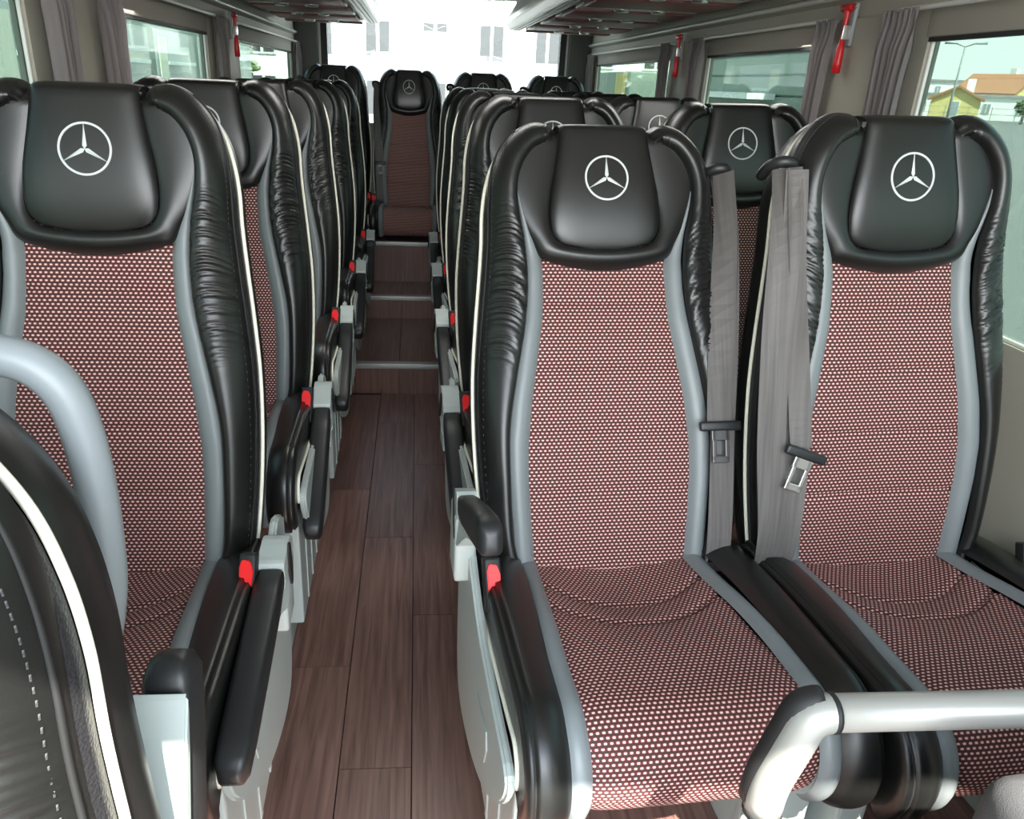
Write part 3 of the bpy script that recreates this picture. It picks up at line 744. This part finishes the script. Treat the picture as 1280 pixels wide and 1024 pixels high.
# ------------------------------------------------------------------ curtains
def curtain(label, X, s, y0, y1, folds, seed, narrow=.8, m='curtain'):
    t = thing('curtain', label, 'curtain', (X-s*.035, (y0+y1)/2, .932), 0, 'window curtains')
    rnd = random.Random(seed); ph = rnd.uniform(0, 6); P = []; n = folds*10; hw = (y1-y0)/2
    for z in (0, .15, .3, .42, .50, .56, .59, .61, .622, .634, .642):
        gath = narrow + (1-narrow)*sstep((z-.45)/.16)
        row = []
        for i in range(n+1):
            u = -1+2*i/n; fl = math.sin(u*folds*PI+ph) + .3*math.sin(u*folds*2.3*PI+ph*2)
            amp = .014*(1-.55*sstep((z-.56)/.05)); y = u*hw*gath + .004*math.sin(z*9+u*5)
            ruf = .004*math.sin(u*folds*3.1*PI)*sstep((z-.60)/.03)
            row.append((-s*(fl*amp+ruf)*.8, y, z))
        P.append(row)
    bm = grid_bm(P); bmesh.ops.solidify(bm, geom=list(bm.faces), thickness=.002)
    link('curtain_cloth', me_from(bm, 'curtain_cloth'), m, t)
curtain('mauve grey curtain beside the nearest right window showing yellow house', XR, 1, 1.84, 1.98, 6, 1)
curtain('mauve grey curtain at the near edge of the middle right window', XR, 1, 2.21, 2.33, 4, 2, .7)
curtain('mauve grey curtain at the far edge of the middle right window', XR, 1, 3.24, 3.39, 5, 3, .7)
curtain('mauve grey curtain at the near edge of the rearmost right window', XR, 1, 3.68, 3.80, 4, 4, .7)
curtain('mauve grey curtain at the far edge of the rearmost right window', XR, 1, 5.31, 5.45, 4, 5, .7)
curtain('mauve grey curtain beside the nearest left window', XL, -1, 1.82, 1.94, 4, 6)
curtain('mauve grey curtain at the near edge of the middle left window', XL, -1, 2.10, 2.25, 4, 7, .75)
curtain('mauve grey curtain at the far edge of the middle left window', XL, -1, 3.28, 3.42, 4, 8, .75)
curtain('mauve grey curtain at the far edge of the rearmost left window', XL, -1, 5.38, 5.52, 4, 9, .75)

# ------------------------------------------------------------------ emergency hammers
def hammer(label, X, s, y, z):
    t = thing('emergency_hammer', label, 'hammer', (X-s*.022, y, z), 0, 'emergency hammers')
    P = []
    for zz, a, b in ((-.085, .008, .008), (-.083, .012, .011), (-.06, .0125, .011), (-.03, .012, .010), (-.015, .009, .008), (-.01, .007, .006), (.05, .0075, .006), (.06, .009, .008), (.075, .010, .009)):
        P.append([(b*math.cos(k*PI/6), a*math.sin(k*PI/6), zz) for k in range(12)])
    bm = grid_bm(P, closed=True); vs = list(bm.verts); bm.faces.new(vs[:12]); bm.faces.new(vs[-12:])
    link('hammer_handle', me_from(bm, 'hammer_handle'), 'hammer', t)
    link('hammer_head', me_from(tube_bm([(0, -.030, .072), (0, -.024, .072), (0, -.012, .072), (0, .014, .072), (0, .024, .072), (0, .030, .072)], [.004, .010, .0095, .0095, .010, .004], 12), 'hammer_head'), 'hammer', t)
    link('steel_tip', me_from(tube_bm([(0, -.042, .072), (0, -.030, .072)], [.0015, .006], 10), 'steel_tip'), 'steel', t)
    g = bmesh.new(); box_bm(*sorted((s*.010, s*.020)), -.020, .006, -.02, .082, .003, bm=g)
    link('wall_bracket', me_from(g, 'wall_bracket'), 'plastic_mid', t)
    g = bmesh.new(); box_bm(-.009, .012, -.014, -.010, -.004, .030, .001, bm=g)
    link('bracket_clip', me_from(g, 'bracket_clip'), 'steel', t)
hammer('red emergency hammer on the pillar between the two nearest right windows', XR-.01, 1, 2.17, 1.525)
hammer('red emergency hammer on the pillar beside the rearmost right window', XR-.01, 1, 3.57, 1.52)
hammer('red emergency hammer on the left pillar beside the rearmost left window', XL+.01, -1, 3.63, 1.525)

# ------------------------------------------------------------------ outside
GZ = -.95
gr = box('ground', -250, 350, -60, 500, GZ-.2, GZ, 'asphalt'); gr['kind'] = 'structure'; gr['category'] = 'ground'; gr['label'] = 'grey asphalt parking ground outside the bus'
def house(label, cx, cy, wx, wy, h, rh, wallm, roofm, rot, wins=2, cat='house'):
    t = thing('house', label, cat, (cx, cy, GZ), rot)
    link('walls', me_from(prism_bm([(-wx/2, 0), (wx/2, 0), (wx/2, h), (0, h+rh), (-wx/2, h)], 'y', -wy/2, wy/2), 'walls', False), wallm, t)
    e = .5
    for s in (-1, 1):
        P = [(s*(wx/2+e), h-rh*e/(wx/2)), (0, h+rh), (0, h+rh+.3), (s*(wx/2+e), h-rh*e/(wx/2)+.3)]
        link('roof', me_from(prism_bm(P, 'y', -wy/2-e, wy/2+e), 'roof', False), roofm, t)
    for fy, n in ((-wy/2, 1),):
        for r in range(2):
            for k in range(wins):
                x = -wx/2 + wx*(k+.5)/wins; z = h*(.25+.42*r)
                f = link('window', me_from(box_bm(x-.6, x+.6, fy-.06, fy+.05, z-.7, z+.7), 'window', False), 'white_paint', t)
                link('pane', me_from(box_bm(x-.5, x+.5, fy-.09, fy-.05, z-.6, z+.6), 'pane', False), 'window_dark', f)
    for s in (-1, 1):
        for r in range(2):
            for k in range(wins+1):
                y = -wy/2 + wy*(k+.5)/(wins+1); z = h*(.25+.42*r)
                f = link('window', me_from(box_bm(s*wx/2-.06, s*wx/2+.06, y-.6, y+.6, z-.7, z+.7), 'window', False), 'white_paint', t)
                link('pane', me_from(box_bm(s*wx/2-.09, s*wx/2+.09, y-.5, y+.5, z-.6, z+.6), 'pane', False), 'window_dark', f)
    link('chimney', me_from(box_bm(wx*.15, wx*.15+1, -1, 0, h+rh*.4, h+rh+1.2), 'chimney', False), 'white_paint', t)
house('yellow house with steep orange tiled roof seen through the nearest right window', 96.5, 131, 9, 9.5, 4.0, 2.7, 'yellow', 'roof', .42)
house('small yellow shed with orange roof left of the lamp post', 77, 113, 6, 7, 2.8, 1.5, 'yellow', 'roof', -.6, 1)
def block(label, cx, cy, wx, wy, h, rot, m='facade', nx=4, nz=2, win='window_dark', wsz=1.0, name='building', z0=None):
    t = thing(name, label, 'building', (cx, cy, GZ), rot)
    link('walls', me_from(box_bm(-wx/2, wx/2, -wy/2, wy/2, 0, h), 'walls', False), m, t)
    link('roof', me_from(box_bm(-wx/2-.3, wx/2+.3, -wy/2-.3, wy/2+.3, h, h+.35), 'roof', False), 'roof_grey', t)
    for r in range(nz):
        for k in range(nx):
            x = -wx/2+wx*(k+.5)/nx; z = h*(r+.5)/nz
            f = link('window', me_from(box_bm(x-wsz*.55, x+wsz*.55, -wy/2-.07, -wy/2+.05, z-wsz*.75, z+wsz*.75), 'window', False), 'white_paint', t)
            for a in (-1, 1):
                link('pane', me_from(box_bm(*sorted((x+a*wsz*.06, x+a*wsz*.48)), -wy/2-.1, -wy/2-.05, z-wsz*.66, z+wsz*.66), 'pane', False), win, f)
    return t
block('long low white building behind the lamp post', 90, 120, 26, 8, 3.3, -.7, nx=6, nz=1)
block('white two storey building beyond the nearest right curtain', 112, 168, 14, 12, 6.2, -.6, nx=4, nz=2)
block('far pale apartment block on the horizon behind yellow house', 165, 230, 40, 14, 8, -.6, nx=8, nz=3)
lp = thing('street_lamp', 'tall twin armed street lamp standing before the houses', 'lamp post', (59.1, 87.5, GZ))
link('lamp_pole', me_from(tube_bm([(0, 0, 0), (0, 0, 4), (0, 0, 8)], [.14, .11, .08], 10), 'lamp_pole'), 'plastic_mid', lp)
for s in (-1, 1):
    link('lamp_head', me_from(tube_bm([(0, 0, 7.9), (s*.7, -s*.5, 8.25), (s*1.7, -s*1.1, 8.3)], [.05, .09, .14], 8), 'lamp_head'), 'plastic_mid', lp)
# fence
fn = thing('mesh_fence', 'green grey post and wire fence in front of the houses', 'fence', (75, 95, GZ), -.75)
for k in range(16): link('fence_post', me_from(box_bm(-20+2.6*k, -19.9+2.6*k, 0, .1, 0, 2.0), 'fence_post', False), 'plastic_mid', fn)
for k in range(3): link('fence_rail', me_from(box_bm(-20, 19.2, .03, .07, .4+.7*k, .46+.7*k), 'fence_rail', False), 'plastic_mid', fn)
# hall of horizontal panels outside the middle right window
hl = thing('metal_hall', 'pale green metal hall of horizontal panels outside the middle right window', 'building', (6.2, 15.3, GZ))
for k in range(11):
    link('wall_panel', me_from(box_bm(0, .12, -3.1, 4.6, .33*k+.01, .33*k+.32, .02, 1), 'wall_panel', False), 'green_panel', hl)
link('hall_core', me_from(box_bm(.06, .5, -3.1, 4.6, 0, 3.6), 'hall_core', False), 'plastic_mid', hl)
link('door_canopy', me_from(box_bm(-.5, 0, -1.5, 2.5, 2.25, 2.35), 'door_canopy', False), 'white_paint', hl)
# delivery truck seen by the rearmost right window
tk = thing('box_truck', 'pale green box truck with yellow stripe outside the rearmost right window', 'truck', (5.6, 22.2, GZ))
link('cargo_box', me_from(box_bm(-.1, 2.3, -1.2, 4.5, .7, 2.75, .04), 'cargo_box'), 'green_panel', tk)
link('yellow_stripe', me_from(box_bm(-.13, -.09, -.9, .2, .75, 2.7), 'yellow_stripe', False), 'yellow', tk)
link('cab', me_from(box_bm(0, 2.2, 4.6, 6.3, .5, 2.3, .15, 3), 'cab'), 'white_paint', tk)
for yy in (0, 5.4):
    for xx in (.1, 2.1): link('wheel', me_from(tube_bm([(xx-.13, yy, .45), (xx+.13, yy, .45)], .45, 20), 'wheel'), 'black', tk)
# neighbouring coach on the left
co = thing('parked_coach', 'pale green coach parked alongside outside the left windows', 'coach', (-2.9, 8.5, GZ))
link('body', me_from(box_bm(-2.4, 0, -6.5, 7.0, .35, 3.4, .08, 3), 'body'), 'green_panel', co)
for k in range(7):
    y = -6.2+1.9*k
    f = link('side_window', me_from(box_bm(-.03, .02, y, y+1.65, 1.6, 2.75, .02), 'side_window'), 'window_dark', co)
    link('window_curtain', me_from(box_bm(.02, .03, y+.08, y+.38, 1.68, 2.68), 'window_curtain', False), 'sheer', f)
    link('window_bar', me_from(box_bm(.02, .04, y+.4, y+1.6, 2.38, 2.42), 'window_bar', False), 'white_paint', f)
for k in range(3): link('body_trim', me_from(box_bm(0, .02, -6.4, 6.9, 1.15+.17*k, 1.19+.17*k), 'body_trim', False), 'white_paint', co)
for yy in (-4.2, 4.3): link('wheel', me_from(tube_bm([(-.3, yy, .5), (.03, yy, .5)], .5, 24), 'wheel'), 'black', co)
# white facade far behind the rear window
b = block('white multi storey facade glowing behind the rear window', 1.0, 48, 44, 8, 14, 0, nx=15, nz=5, win='window_grey', wsz=1.25, name='apartment_building')
# trees
def tree(label, x, y, h, r, seed):
    t = thing('tree', label, 'tree', (x, y, GZ)); rnd = random.Random(seed)
    link('trunk', me_from(tube_bm([(0, 0, 0), (.1, 0, h*.4), (0, .1, h*.7)], [.22, .15, .08], 8), 'trunk'), 'roof_grey', t)
    bm = bmesh.new(); 
    for k in range(240):
        a = rnd.uniform(0, 2*PI); c = rnd.uniform(-1, 1); rr = r*rnd.uniform(.5, 1)
        p = Vector((math.sqrt(1-c*c)*math.cos(a)*rr, math.sqrt(1-c*c)*math.sin(a)*rr, h*.68+c*rr*.9))
        bmesh.ops.create_icosphere(bm, subdivisions=1, radius=r*.13, matrix=Matrix.Translation(p) @ Matrix.Diagonal((1, 1, .6, 1)))
    f = link('foliage', me_from(bm, 'foliage', False), 'foliage', t); f['kind'] = 'stuff'
tree('bushy tree at the right edge beside the yellow house', 96, 106, 7.5, 2.6, 2)
tree('low green bush by the fence left of the yellow house', 80, 103, 3.2, 1.2, 3)
tree('dark tree seen over the coach through the rearmost left window', -9.4, 40, 4.2, 2.0, 4)
